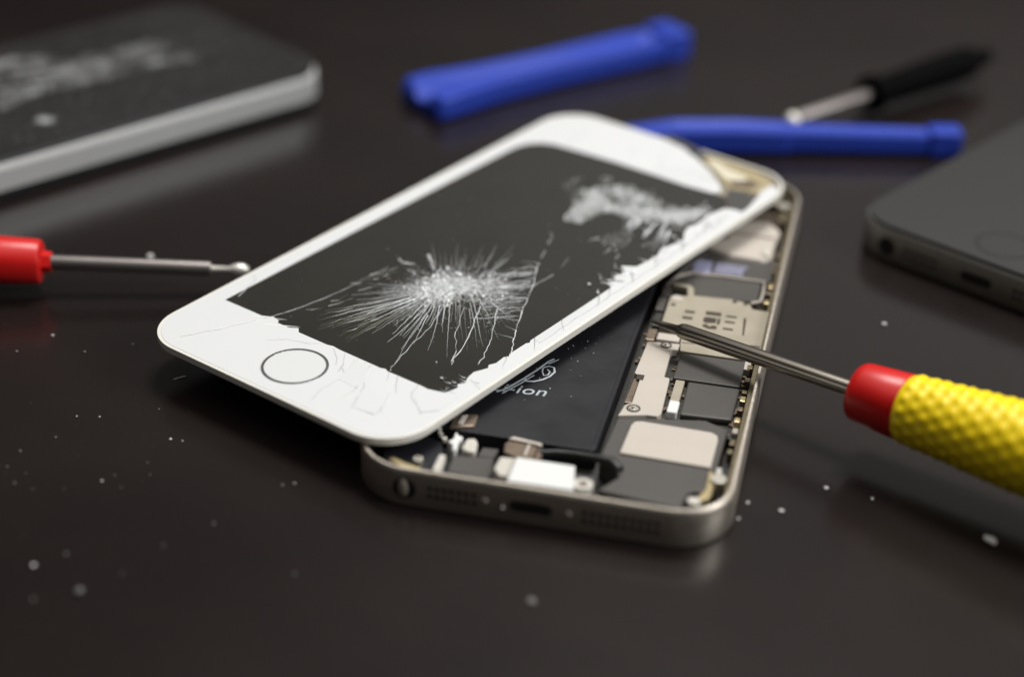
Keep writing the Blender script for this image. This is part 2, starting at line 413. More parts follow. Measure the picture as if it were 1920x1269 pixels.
# long pale shield
long_poly = [(8.7, 52.2), (14.2, 52.9), (14.2, 50.7), (13.2, 50.4), (13.3, 41.0), (14.3, 40.8), (14.7, 29.3), (14.2, 28.3), (12.5, 28.2),
             (8.0, 26.8), (8.3, 28.6), (8.5, 30.3), (9.5, 31.4), (9.5, 40.0), (8.3, 41.0)]
lp = plate('pale_board_shield', long_poly, 3.7, 5.0, M['shield'])
def ringhole(x, y, r, parent):
    prism('screw_ring', disc(x, y, r, 24), 5.0, 5.1, M['slot'], parent, holes=[disc(x, y, r*.78, 24)])
    prism('screw_head', disc(x, y, r*.62, 20), 5.0, 5.18, M['screw'], parent, bevel=.08)
    prism('screw_recess', disc(x-.15, y-.1, r*.26, 8), 5.18, 5.2, M['slot'], parent)
ringhole(10.1, 29.6, 1.15, lp); ringhole(12.0, 51.7, 1.0, lp)
prism('shield_notch', box(8.9, 38.9, 10.1, 40.6), 5.0, 5.05, M['slot'], lp)
plate('brown_flex_strip', [(8.3, 31.6), (9.4, 31.8), (9.4, 39.6), (8.5, 39.8)], 3.6, 4.7, M['brown'], bev=0.15)
# black tapes
plate('upper_black_tape', [(14.9, 50.0), (26.0, 50.0), (26.0, 41.3), (14.7, 41.3)], 3.7, 4.95, M['sheet'], bev=0.25)
plate('lower_black_tape', [(17.4, 41.1), (26.1, 41.1), (26.0, 30.9), (17.6, 30.4)], 3.7, 4.75, M['sheet'], bev=0.3)
cn = plate('tall_connector', box(15.4, 33.8, 16.9, 40.7), 3.6, 5.0, M['shield_warm'], bev=.15)
plate('white_chip', box(15.4, 30.1, 17.1, 33.8), 3.6, 5.1, M['white_lab'], bev=.25)
plate('edge_shield_tab', box(25.9, 47.3, 27.0, 50.6), 3.6, 5.0, M['shield'], bev=.15)
rng = random.Random(11)
for k in range(9):
    y = 20 + k*3.4 + rng.uniform(-.8, .8)
    plate('edge_spring_contact', box(26.5, y, 27.4, y+rng.uniform(.8, 1.8)), 3.4, rng.uniform(4.7, 5.4), M[rng.choice(['brass', 'brown', 'shield', 'alu_in'])], bev=.12)
for k in range(6):
    y = 72 + k*4 + rng.uniform(-.8, .8)
    plate('edge_spring_contact', box(26.7, y, 27.5, y+rng.uniform(.8, 2.2)), 3.4, rng.uniform(4.5, 5.2), M[rng.choice(['brass', 'brown', 'alu_in'])], bev=.12)
# loudspeaker unit at the bottom right
plate('loudspeaker_box', [(8.7, 5.2), (21.6, 3.6), (22.4, 8.6), (25.0, 9.2), (25.6, 15.0), (25.8, 27.6), (22, 29.5), (14.5, 28.0), (8.0, 26.2), (7.4, 14.0), (9.8, 12.0), (11.3, 9.6)],
      1.3, 4.85, M['sheet'], bev=0.3)
spk = [(10.3, 15.8), (24.6, 15.4), (24.7, 23.6), (24.4, 24.9), (23.4, 25.6), (12.1, 25.9), (11.0, 25.5), (10.6, 24.2)]
plate('loudspeaker_plate', spk, 4.85, 5.2, M['shield'], bev=0.14)
plate('speaker_clip', [(23.3, 6.3), (24.0, 6.0), (25.7, 7.6), (25.9, 11.6), (25.2, 14.9), (24.4, 14.9), (24.6, 10.0)], 3.0, 5.0, M['brass'], bev=.3)
plate('clip_foot', disc(23.4, 6.0, 1.0, 16), 3.0, 5.1, M['comp_white'], bev=.3)
s1 = prism('corner_screw', disc(26.3, 12.2, 1.25, 24), 3, 5.6, M['screw'], H, bevel=.3, seg=3)
plate('edge_tab', box(25.6, 12.9, 26.4, 15.6), 3, 5.3, M['comp_white'], bev=.15)
tube('black_cable', [(-1.8, 12.6, 5.0), (1, 13.2, 5.2), (4, 13.3, 5.3), (7.4, 13.0, 5.4), (9.7, 12.4, 5.4), (11.2, 10.9, 5.2)], [.5, .5, .5, .65, .95, .8], M['flex'], H)
# bottom connector assembly
plate('dark_module', [(-14.6, 8.3), (-8.4, 9.6), (-7.6, 6.0), (-7.8, 3.4), (-14.4, 3.9)], 1.3, 4.9, M['sheet'], bev=.25)
plate('port_module', [(-7.6, 9.6), (8, 8.6), (8.4, 3.6), (-7.6, 3.6)], 1.3, 4.6, M['sheet'], bev=.25)
wc = plate('white_connector_block', [(-4.5, 8.3), (4.7, 8.3), (5.7, 1.75), (-4.5, 1.55)], 4.6, 6.5, M['white_lab'], bev=.2)
plate('connector_end', [(-7.2, 8.7), (-4.6, 9.0), (-4.6, 3.6), (-6.2, 3.4), (-7.4, 5.2)], 3.6, 6.0, M['comp_white'], bev=.5)
plate('connector_screw_lug', disc(6.6, 5.0, 1.55, 24), 3.6, 5.7, M['comp_white'], bev=.35)
prism('lug_recess', disc(6.6, 5.0, .7, 16), 5.7, 5.73, M['brown'], H)
br = plate('copper_bracket', [(-7.6, 13.4), (-6.8, 15.3), (-2.1, 14.6), (-1.2, 12.0), (-1.4, 10.2), (-5.4, 10.2), (-7.2, 11.2)], 3.8, 5.2, M['brown'], bev=.25)
plate('bracket_lip', [(-7.2, 14.4), (-6.6, 15.3), (-1.8, 14.5), (-1.6, 13.6), (-3, 14.0)], 5.2, 5.6, M['shield'], bev=.12)
prism('bracket_rib', box(-3.9, 10.6, -3.5, 13.9), 5.2, 5.5, M['shield'], br, bevel=.1)
prism('bracket_rib', box(-2.4, 10.6, -2.1, 13.5), 5.2, 5.45, M['slot'], br, bevel=.1)
plate('bracket_block', [(-11.0, 9.6), (-8.4, 10.0), (-8.2, 12.4), (-10.8, 12.2)], 1.3, 4.7, M['sheet'], bev=.2)
plate('small_lug', [(-13.7, 10.0), (-12.6, 9.2), (-11.3, 9.3), (-11.6, 12.2), (-12.2, 13.3), (-13.6, 12.8)], 3.4, 5.5, M['comp_white'], bev=.35)
plate('bent_clip', [(-16.3, 11.3), (-15.6, 12.3), (-15.8, 14.6), (-14.9, 13.4), (-14.1, 13.2), (-14.6, 11.6), (-14.2, 9.4), (-14.9, 9.0), (-15.3, 10.6)], 3.4, 5.5, M['white_lab'], bev=.3)
plate('white_tab', [(-16.2, 6.7), (-15.2, 6.6), (-14.9, 1.9), (-16.2, 1.9)], 4.6, 6.1, M['comp_white'], bev=.3)
plate('corner_module', [(-25, 4.6), (-17.2, 3.2), (-16.2, 8.2), (-17.4, 12.5), (-26.5, 15)], 1.3, 4.6, M['batt_edge'], bev=.3)
prism('ring_screw', disc(-19.3, 5.3, .75, 20), 4.6, 5.5, M['screw'], H, bevel=.15)
prism('screw_socket', disc(-19.3, 5.3, .35, 12), 5.5, 5.53, M['slot'], H)
plate('brass_tab', [(-23.4, 5.2), (-20.4, 3.8), (-18.2, 3.2), (-18.0, 2.5), (-21.5, 2.7), (-23.8, 4.3)], 4.6, 5.3, M['brass'], bev=.2)
plate('flex_connector', [(-17.2, 15.6), (-13.3, 17.0), (-13.6, 20.6), (-17.5, 19.8)], 3.0, 5.3, M['brown'], bev=.3)
plate('flex_contact', [(-16.0, 16.7), (-15.2, 16.6), (-15.1, 19.6), (-15.9, 19.2)], 5.3, 5.55, M['comp_white'], bev=.1)
for x, y in ((-18.0, 13.6), (-17.0, 12.3), (-18.6, 14.9)):
    plate('contact_pin', disc(x, y, .42, 12), 4.6, 5.3, M['comp_white'], bev=.12)
# camera end shield: a pressed metal cover with two levels
cam = plate('camera_shield', [(13.6, 91.3), (18.6, 89.0), (24.7, 88.3), (26.2, 90.2), (26.3, 97.8), (26.9, 102.2), (24.6, 105.8), (19.4, 105.3), (14.5, 104.5), (11, 98)], 2.0, 5.3, M['shield'], bev=.9)
for md in cam.modifiers: md.segments = 4
prism('pressed_step', [(17.6, 98.6), (25.8, 98.0), (25.6, 102.4), (24.2, 104.8), (18.8, 104.4)], 5.3, 5.7, M['shield'], cam, bevel=.35, seg=3)
prism('lens_window', disc(15.6, 97.2, 1.9, 24), 5.3, 5.5, M['brown'], cam, bevel=.15)
prism('shield_catch', [(24.4, 90.2), (25.4, 89.8), (25.5, 93.2), (24.6, 93)], 5.3, 5.75, M['comp_white'], cam, bevel=.2)
plate('top_bracket', [(17, 106.6), (26.6, 106.2), (27.0, 110.2), (23.6, 112), (18, 110.6)], 2.0, 4.8, M['brown'], bev=.4)
prism('corner_screw', disc(26.1, 113.2, 1.35, 24), 2, 5.8, M['screw'], H, bevel=.3, seg=3)
plate('edge_coil', [(25.2, 107.2), (27.2, 107.2), (27.4, 110.8), (25.8, 111.2)], 2.0, 5.3, M['alu_in'], bev=.3)
plate('top_corner_block', [(20, 115), (25.5, 115.4), (25, 119), (20, 120.5)], 1.3, 5.0, M['alu_in'], bev=.4)

# ------------------------------------------------------------------ cracked screen assembly, lying askew over the housing
rv = Vector((0.0251193789, -0.00776227253, -0.429139538))
Q = Quaternion(rv.normalized(), rv.length)
P = empty('phone_screen', 'cracked white phone screen with round home button, lying askew across the open metal housing', 'phone screen',
          loc=(-48.8287475, 13.6530463, 8.0774363), quat=Q)
# carrier frame below the glass
prism('frame', rrect(56.2, 121.4, 8.0, 0, 1.2, n=12), -1.55, -0.62, M['rim_edge'], P, bevel=.15)
outer = rrect(57.5, 122.7, 8.6, 0, 0.55, n=16)
inner = rrect(56.2, 121.4, 7.95, 0, 1.2, n=16)
prism('outer_rim', outer, -1.25, -0.05, M['rim_white'], P, holes=[inner], bevel=.22, seg=3)
# white border glass: one broken piece, open at the top right corner
G = []
rr = rrect(56.22, 121.42, 7.96, 0, 1.19, n=16)       # starts on the right side of the top right arc, runs counter-clockwise
arcs = [rr[i*17:(i+1)*17] for i in range(4)]      # TR, TL, BL, BR
G += [(0.5, 122.65), ]
G += arcs[1] + arcs[2] + arcs[3]
G += [(28.15, 103.4), (26.8, 104.0), (25.7, 104.1), (23.8, 103.3), (22.8, 99.0), (23.3, 94.6), (22.6, 92.0), (23.5, 89.3), (25.0, 86.9), (24.3, 84.4),
      (23.6, 81.3), (24.5, 79.0), (24.2, 75.2), (24.0, 73.0), (21.6, 71.4), (23.2, 70.4), (23.5, 68.2), (24.6, 66.9), (23.4, 64.7), (24.9, 63.6), (24.95, 56), (24.95, 40), (25.3, 39.4), (24.95, 38.8), (24.9, 34.4),
      (25.3, 33.6), (24.8, 32.9), (25.0, 30.7), (24.4, 29.4), (24.95, 28.6), (23.9, 26.2), (24.2, 24.2), (24.9, 22.6), (24.2, 21.6), (24.9, 20.8), (24.6, 19.4), (24.2, 18.3),
      (23.2, 17.4), (20.0, 17.6), (12.8, 17.55), (12.1, 17.9), (11.2, 17.6), (2.0, 17.7), (0.4, 17.9), (-0.6, 17.6), (-7.2, 17.6), (-8.2, 18.6), (-9.6, 17.7), (-12.3, 17.7), (-12.5, 18.3),
      (-14.2, 18.7), (-16.0, 17.75), (-24.95, 17.7),
      (-24.95, 98), (-24.7, 101.0), (-23.8, 103.4), (-22.2, 105.2), (-19.6, 106.3), (-12, 106.9), (-5.7, 107.2), (5.8, 107.2), (12, 107.0), (17.9, 107.5), (19.3, 108.7),
      (18.2, 110.9), (16.5, 112.4), (13.2, 115.2), (8.9, 118.1), (6.4, 119.8), (4.8, 120.2), (3.2, 121.5)]
bmg = bmesh.new(); bm_prism(bmg, G, -0.6, 0.0)
bz = link('bezel_glass', bm_me(bmg), M['bezel'], P, bevel=.05, seg=2, angle=55)
# dark display glass
D = rrect(50.6, 91.2, 0.2, 0, 17.0, n=2)
prism('display_glass', [(-25.2, 17.4), (25.2, 17.4), (25.2, 103.0), (21.2, 107.6), (-25.2, 107.6)], -0.6, -0.03, M['lcd'], P)
# bare layers shown where the glass corner has gone
prism('bare_display_layer', [(25.4, 103.4), (27.0, 103.4), (26.2, 111.8), (22.0, 112.6), (19.6, 111.6), (20.6, 108.9)], -0.6, -0.32, M['lcd_back'], P, bevel=.05)
cb = prism('gold_backing_foil', [(7.4, 120.4), (13.6, 116.2), (19.4, 112.0), (22.9, 113.2), (25.2, 113.4), (25.4, 118.6), (23.2, 121.0), (18.6, 122.2), (7.8, 122.3)], -0.6, -0.30, M['foil'], P, bevel=.12)
prism('cream_tape', [(9.2, 119.6), (16.9, 114.6), (20.4, 116.2), (19.6, 118.3), (14.5, 119.2), (10.4, 121.0)], -0.30, -0.14, M['cream'], cb, bevel=.06)
prism('foil_fold', [(19.6, 112.9), (23.0, 114.6), (23.4, 117.0), (20.9, 117.6), (18.0, 114.6)], -0.30, -0.1, M['brown'], cb, bevel=.12)
prism('grey_gasket', [(-4.2, 123.7), (-1.0, 122.6), (3.4, 121.7), (7.0, 120.0), (8.4, 121.3), (5.0, 123.0), (0.5, 124.3), (-3.0, 124.8)], -0.8, 0.35, M['lcd_back'], P, bevel=.25)
prism('corner_sliver', [(27.1, 103.6), (28.2, 103.5), (28.3, 114.6), (27.8, 116.4), (26.5, 118.2), (25.4, 117.6), (25.2, 114.4), (26.2, 111.0), (27.0, 106.8)], -0.6, -0.02, M['bezel'], P, bevel=.12)
# home button
bt_ = prism('home_button', disc(0, 9.2, 5.05, 64), -0.3, 0.03, M['button'], P, bevel=.03)
prism('button_ring', disc(0, 9.2, 5.55, 72), -0.3, 0.10, M['ring'], bt_, holes=[disc(0, 9.2, 5.10, 72)], bevel=.16, seg=3)
# folded flex foot glinting under the right side
prism('gold_contact_strip', box(26.0, 52.5, 28.3, 60.0), -1.8, -1.56, M['foil'], P, bevel=.06)

# --- impact star
rng = random.Random(21)
C0 = Vector((3.2, 45.6)); A0, A1 = Vector((0.6, 43.4)), Vector((8.6, 49.6))
ends = [(-2.9, 27.1), (2.0, 25.0), (6.2, 23.9), (10.5, 20.5), (13.2, 19.8), (13.0, 25.8), (16.2, 25.4), (19.2, 26.1), (17.9, 30.3), (21.5, 27.3), (22.4, 32.5), (22.6, 38.1), (17.5, 46.8), (13.7, 55.2),
        (9.8, 60.6), (5.0, 61.5), (0.5, 60.0), (-4.8, 58.0), (-8.3, 54.2), (-9.2, 47.9), (-10.0, 43.2), (-10.6, 39.6), (-10.4, 34.8), (-7.5, 30.0)]
angs = sorted((math.atan2(y-C0.y, x-C0.x), math.hypot(x-C0.x, y-C0.y)) for x, y in ends)
def rad(a):
    for i in range(len(angs)):
        a0, r0 = angs[i-1]; a1, r1 = angs[i]
        if i == 0: a0 -= 2*PI
        if a0 <= a <= a1: return r0+(r1-r0)*(a-a0)/(a1-a0)
    a0, r0 = angs[-1]; a1, r1 = angs[0]; return r0+(r1-r0)*(a-a0)/(a1+2*PI-a0)
star, dim = Ribbons(), Ribbons()
def seg_start(a, L):
    E = C0 + Vector((math.cos(a), math.sin(a)))*L
    t = max(0, min(1, (E-A0).dot(A1-A0)/(A1-A0).length_squared))
    return (A0 + (A1-A0)*t)*0.55 + C0*0.45, E
for i in range(190):
    a = -PI + 2*PI*(i+rng.uniform(-.45, .45))/190; a = (a+PI) % (2*PI) - PI
    L = rad(a)
    down = -1.45 < a < 0.35 or a < -2.0       # the side nearest the viewer carries the long bright rays
    s0, E = seg_start(a, L)
    upper = 0.9 < a < 3.0
    leftw = a > 2.2 or a < -2.6
    f = rng.uniform(.45, 1.0)
    if upper: f *= rng.uniform(.55, 1.15)
    if 0.25 < a < 0.95: f = rng.uniform(.8, 1.0)
    if leftw and rng.random() < .55: continue
    if leftw: f *= .8
    e = s0 + (E-s0)*f
    st = s0 + (e-s0)*(rng.uniform(.18, .5) if rng.random() < .75 else .05)
    n = max(3, int((e-st).length/1.3))
    pts = jag(st, e, n, .045, rng, bend=rng.uniform(-.12, .12))
    w = rng.uniform(.07, .22)*(1 if not upper else .7)
    (star if rng.random() < .62 else dim).add(pts, w, .03, .06, 0.0)
    if rng.random() < .22:                     # twigs
        k = rng.randrange(1, len(pts)-1) if len(pts) > 2 else 0
        p = pts[k]; aa = math.atan2(e.y-st.y, e.x-st.x)+rng.choice((-1, 1))*rng.uniform(.25, .8)
        l = rng.uniform(.8, 3)
        dim.add(jag(p, (p[0]+l*math.cos(aa), p[1]+l*math.sin(aa)), 3, .07, rng), .12, .03, .05)
# ring-like short cracks
for i in range(260):
    a = rng.uniform(-PI, PI); f = rng.uniform(.08, .62); L = rad(a)
    s0, E = seg_start(a, L); p = s0+(E-s0)*f
    aa = a+PI/2+rng.gauss(0, .45); l = rng.uniform(.5, 1.6)*(1.2-f)
    (star if rng.random() < .5 else dim).add(jag((p.x, p.y), (p.x+l*math.cos(aa), p.y+l*math.sin(aa)), 2, .08, rng), .10, .04, .05)
for i in range(16):      # faint long runs on the far side of the impact
    an = rng.uniform(1.2, 3.1); s0, E_ = seg_start(an, rad(an)); e = s0+(E_-s0)*rng.uniform(1.0, 1.35)
    st = s0+(e-s0)*.5; dim.add(jag(st, e, 5, .07, rng), rng.uniform(.08, .16), .03, .05)
# straight bright fracture closing the star on the right
fr = [(9.6, 62.8), (10.2, 61.2), (12.2, 58.0), (13.7, 55.5), (15.7, 51.3), (17.8, 47.0), (19.4, 44.2), (21.0, 41.2), (22.4, 38.8), (24.0, 36.2), (25.2, 34.3)]
for k in range(len(fr)-1):
    star.add(jag(fr[k], fr[k+1], 3, .10, rng), rng.uniform(.12, .3), rng.uniform(.05, .2), .07)
    if rng.random() < .8:
        star.add(jag(fr[k], (fr[k][0]-rng.uniform(1, 4), fr[k][1]+rng.uniform(-2.5, 1)), 3, .1, rng), .14, .03, .05)
for i in range(30):
    k = rng.uniform(.6, 5.6); k0 = int(k); q = (fr[k0][0]+(fr[k0+1][0]-fr[k0][0])*(k-k0), fr[k0][1]+(fr[k0+1][1]-fr[k0][1])*(k-k0))
    L = rng.uniform(2, 8); e = (q[0]-.66*L*rng.uniform(.9, 1.1), q[1]-.75*L*rng.uniform(.9, 1.1))
    q = (q[0]-.66*.2*L*rng.random(), q[1]-.75*.2*L*rng.random())
    (star if rng.random() < .5 else dim).add(jag(q, e, 5, .16, rng), .08, rng.uniform(.1, .26), .06)
# long runs reaching the border
for path, w, tgt in [([(5.0, 42), (9.0, 33), (10.6, 25.5), (12.2, 20.0), (13.0, 17.8)], .12, 'c'),
                ([(11, 44), (15.5, 35.5), (17.8, 30.5), (19.0, 26.3)], .20, 'c'), ([(9, 42), (13.4, 34.2), (17.4, 29.6), (19.6, 25.6)], .14, 'c'),
                ([(14, 45), (19.5, 36.4), (21.2, 32.9), (22.9, 28.6)], .24, 'c'),
                ([(-8.3, 52.8), (-5.6, 50.6), (-3.6, 49.0)], .40, 'c'), ([(-2.6, 51.6), (-1.7, 50.2)], .5, 'c'), ([(-11.4, 48.2), (-9.6, 47.6), (-7.8, 48.6)], .3, 'c'), ([(-7.4, 46.0), (-6.0, 46.2), (-5.0, 45.2)], .3, 'c'),
                ([(-21.6, 3.9), (-17.4, 12.1), (-14.6, 18.0), (-12.6, 25.0), (-11.4, 32.5), (-11.1, 39.6), (-10.9, 44.7)], .10, 'd'),
                ([(13.9, 55.2), (14.0, 58), (14.1, 61.0)], .26, 'd'), ([(13.6, 64.0), (13.0, 66.0), (12.4, 68)], .12, 'd'),
                ([(8.6, 64.6), (7.4, 67.5)], .25, 'd'), ([(6.2, 70), (5.2, 72.5), (3.6, 74.0)], .3, 'd')]:
    for k in range(len(path)-1):
        (star if tgt == 'c' else dim).add(jag(path[k], path[k+1], 4, .12, rng), w*rng.uniform(.5, 1.2), w*rng.uniform(.3, .9), .06)
# crushed core
def crush(R_, n, f, r0, r1, z=0.0, t=.18):
    c = 0
    while c < n:
        p = f()
        if p is None: continue
        R_.tri(p[0], p[1], rng.uniform(r0, r1), z, t, rng); c += 1
def core():
    u = rng.random(); c = A0+(A1-A0)*(u**1.5); s = 2.3*(1-.15*u)
    return (c.x+rng.gauss(0, s), c.y+rng.gauss(0, s*.85))
clumps = []
while len(clumps) < 85:
    u = rng.random(); c = A0+(A1-A0)*(u**1.3); k = 3.3*(1-.25*u)
    x, y = c.x+rng.gauss(0, k*.8), c.y+rng.gauss(0, k)
    if math.hypot(x-c.x, y-c.y) < 6.2: clumps.append((x, y, rng.uniform(.35, 1.1), math.hypot(x-A0.x-1, y-A0.y-1.5)))
def clump():
    x, y, s_, d_ = rng.choice(clumps)
    if rng.random() < d_/14: return None
    return (x+rng.gauss(0, s_), y+rng.gauss(0, s_))
crush(star, 1900, clump, .07, .34, t=.25)
crush(dim, 1700, clump, .08, .34, t=.2)
def core2():
    return (A0.x+1.0+rng.gauss(0, 1.9), A0.y+1.3+rng.gauss(0, 2.4))
crush(star, 1500, core2, .08, .36, t=.3)
def fan():
    a = rng.uniform(-PI, PI); L = rad(a); s0, E = seg_start(a, L); f = rng.random()**1.1*.8
    p = s0+(E-s0)*f; return (p.x, p.y)
crush(dim, 700, fan, .04, .15, t=.1)
crush(star, 380, fan, .04, .13, t=.12)
star.build('impact_star', M['crack'], P)
dim.build('fine_cracks', M['crack_dim'], P)
# yellowish streaks toward the home button
am = Ribbons()
for i in range(20):
    ex_ = rng.uniform(-9.0, 2.0); e = (ex_, 18.3+rng.uniform(0, 5)+abs(ex_+2)*.45)
    kk = rng.uniform(.25, .62); p0 = (e[0]+(C0.x-1.5-e[0])*kk, e[1]+(C0.y-2-e[1])*kk)
    am.add(jag(p0, e, 6, .14, rng, rng.uniform(-.05, .05)), rng.uniform(.10, .36), .06, .03)
for i in range(12):
    x = rng.uniform(-12, -9); y = rng.uniform(22, 46)
    am.add(jag((x, y), (x+rng.uniform(.4, 2), y+rng.uniform(2, 5)), 3, .2, rng), .2, .05, .03)
am.build('tinted_cracks', M['crack_amber'], P)
# --- second crushed patch near the top
cloud = [(-6.2, 92.1), (-3.6, 88.2), (-0.1, 86.7), (2.5, 79.4), (6.0, 79.9), (6.4, 85.2), (7.8, 88.8), (13.7, 85.2), (18.5, 85.6), (18.4, 89.6), (22.4, 89.2), (22.2, 93.1), (22.3, 102.2), (19.2, 104.8),
         (19.4, 99.1), (13.3, 99.3), (9.4, 102.3), (3.1, 99.9), (-1.0, 95.3), (-1.2, 92.4), (-6.3, 97.6)]
ctr = [((-1.0, 93.5), (6, 88.5)), ((6, 88.5), (14, 92.5)), ((14, 92.5), (20.5, 96)), ((1, 97), (12, 96)), ((2, 89), (4.0, 81.5)), ((18, 92), (21.5, 100))]
sm, smd = Ribbons(), Ribbons()
def cl():
    s, e = rng.choice(ctr); t_ = rng.random()
    x = s[0]+(e[0]-s[0])*t_+rng.gauss(0, 1.5); y = s[1]+(e[1]-s[1])*t_+rng.gauss(0, 1.5)
    return (x, y) if inpoly(x, y, cloud) else None
crush(sm, 2600, cl, .08, .36, t=.12); crush(smd, 2600, cl, .12, .42, t=.08)
for i in range(90):
    p = cl()
    if p: sm.add(jag(p, (p[0]+rng.uniform(1.0, 3.0), p[1]-rng.uniform(.5, 3.0)), 3, .15, rng), .22, .03, .05)
for i in range(26):   # streaks pointing back across the glass
    x = rng.uniform(12, 23.0)
    sm.add(jag((x, rng.uniform(86, 91)), (x+rng.uniform(.6, 2.0), rng.uniform(82.5, 87.5)), 4, .15, rng), .34, .04, .06)
for poly, n in (([(12, 77), (14.2, 85), (17, 82), (18.6, 75), (16.2, 75.6)], 200), ([(20, 80), (20.8, 85.5), (23.8, 84), (23.2, 80)], 110),
                ([(-7.5, 92), (-6.6, 98.6), (-5.4, 97), (-4.4, 90)], 60), ([(-2.8, 99), (-1.6, 101.5), (.4, 99), (-1, 97.5)], 60)):
    c = 0
    while c < n:
        x = rng.uniform(min(p[0] for p in poly), max(p[0] for p in poly)); y = rng.uniform(min(p[1] for p in poly), max(p[1] for p in poly))
        if inpoly(x, y, poly): (smd if rng.random() < .6 else sm).tri(x, y, rng.uniform(.06, .22), 0, .1, rng); c += 1
for path in ([(12.0, 78), (11.4, 75.6)], [(16.4, 75.6), (16.6, 73.4)], [(19, 74.6), (19.3, 72.6)],
             [(21.4, 62), (21.6, 61.7)], [(23.8, 71.8), (21.6, 70.2), (19.9, 71.5)], [(23.6, 66), (21.8, 64.9), (20.3, 66.6)]):
    for k in range(len(path)-1): smd.add(jag(path[k], path[k+1], 4, .18, rng), .3, .1, .05)
sm.build('crushed_patch', M['crack'], P); smd.build('crushed_patch_haze', M['crack_dim'], P)
# chips along the right border, standing slightly above the glass
ch = Ribbons(); chl = Ribbons()
for i in range(16):
    y = rng.choice([rng.uniform(58, 103), rng.uniform(17.5, 24)]); x = 24.6+rng.gauss(0, .8) - (1.0 if y > 70 else 0)
    an = rng.uniform(-.9, .9)+(PI if rng.random() < .8 else 0); l = rng.uniform(.6, 2.4)
    chl.add(jag((x, y), (x+l*math.cos(an), y+l*math.sin(an)), 3, .12, rng), rng.uniform(.1, .4), .03, .08)
for i in range(11):      # angular plates of loosened border glass, each tilted its own way
    y = rng.uniform(60, 103); x = rng.uniform(23.8, 27.4); ch.tri(x, y, rng.uniform(.7, 1.5), 0.0, .22, rng)
for i in range(12):
    y = rng.uniform(60, 76); ch.add(jag((24.6, y), (24.6-rng.uniform(1.2, 3.2), y-rng.uniform(-1.5, 1.5)), 3, .15, rng), .5, .05, .12)
ch.build('splintered_glass', M['bezel'], P); chl.build('edge_splinter', M['crack'], P)
# slivers lifted at the lower left display edge
sv = Ribbons()
sv.add([(-17.2, 16.6), (-14.4, 17.9), (-11.6, 19.4)], .55, .05, .03, .01)
sv.add([(-13.6, 15.9), (-10.8, 17.5), (-8.2, 19.0)], .6, .05, .03, .01)
wl = Ribbons(); wl.add([(-21.6, 3.9), (-19.6, 7.9), (-17.6, 12.0), (-16.2, 15.2), (-15.0, 17.6)], .22, .3, .03, 0.002); wl.build('raised_hairline', M['white_lab'], P)
sv.build('lifted_sliver', M['white_lab'], P)
# loosened plates of the white border, each tipped a little
def tipped(poly, tilt, m):
    n = len(poly); cx = sum(p[0] for p in poly)/n; cy = sum(p[1] for p in poly)/n
    z = [0.02+max(0, (p[0]-cx)*tilt[0]+(p[1]-cy)*tilt[1]) for p in poly]
    poly = ccw([(p[0]*1.0, p[1], zz) for p, zz in zip(poly, z)])
    top = [(x, y, zz) for x, y, zz in poly]; bot = [(x, y, -0.05) for x, y, zz in poly]
    fs = [tuple(range(n))] + [(i, n+i, n+(i+1) % n, (i+1) % n) for i in range(n)]
    link('border_plate', me_from(top+bot, fs), m, P)
M['bezel_grey'] = mat('shaded_white_glass', (0.655, 0.66, 0.66), 0.3, spec=0.45, noise=0.04, nscale=90)  # greyer white glass: shading of the tipped plates put into the colour
tipped([(10.0, 17.0), (12.6, 13.2), (14.2, 9.0), (15.8, 5.9), (19.6, 6.4), (18.9, 9.8), (17.0, 12.9), (14.6, 15.0), (13.2, 17.0)], (.022, .004), M['bezel'])
tipped([(6.4, 17.0), (7.4, 14.0), (8.2, 10.8), (11.9, 10.5), (12.2, 13.2), (10.2, 15.2), (9.4, 17.0)], (-.012, .018), M['bezel_grey'])
tipped([(20.0, 17.0), (20.6, 15.0), (22.0, 13.5), (25.1, 11.4), (27.0, 13.6), (27.0, 21.5), (25.6, 22.5), (24.6, 18.4)], (.02, -.012), M['bezel'])
tipped([(3.0, 107.6), (4.4, 110.3), (8.6, 112.7), (13.0, 111.8), (17.2, 108.0), (12, 107.5)], (.01, .03), M['bezel_grey'])
tipped([(-5.6, 107.7), (-4.4, 111.0), (1.2, 113.8), (3.9, 110.6), (2.4, 107.7)], (-.02, .02), M['bezel'])
tipped([(9.6, 116.4), (9.0, 113.3), (13.3, 112.4), (15.6, 112.3), (13.0, 114.8)], (.03, -.01), M['bezel'])
tipped([(25.3, 40.6), (26.5, 40.4), (26.4, 55), (25.2, 56.4)], (.03, .001), M['bezel_grey'])
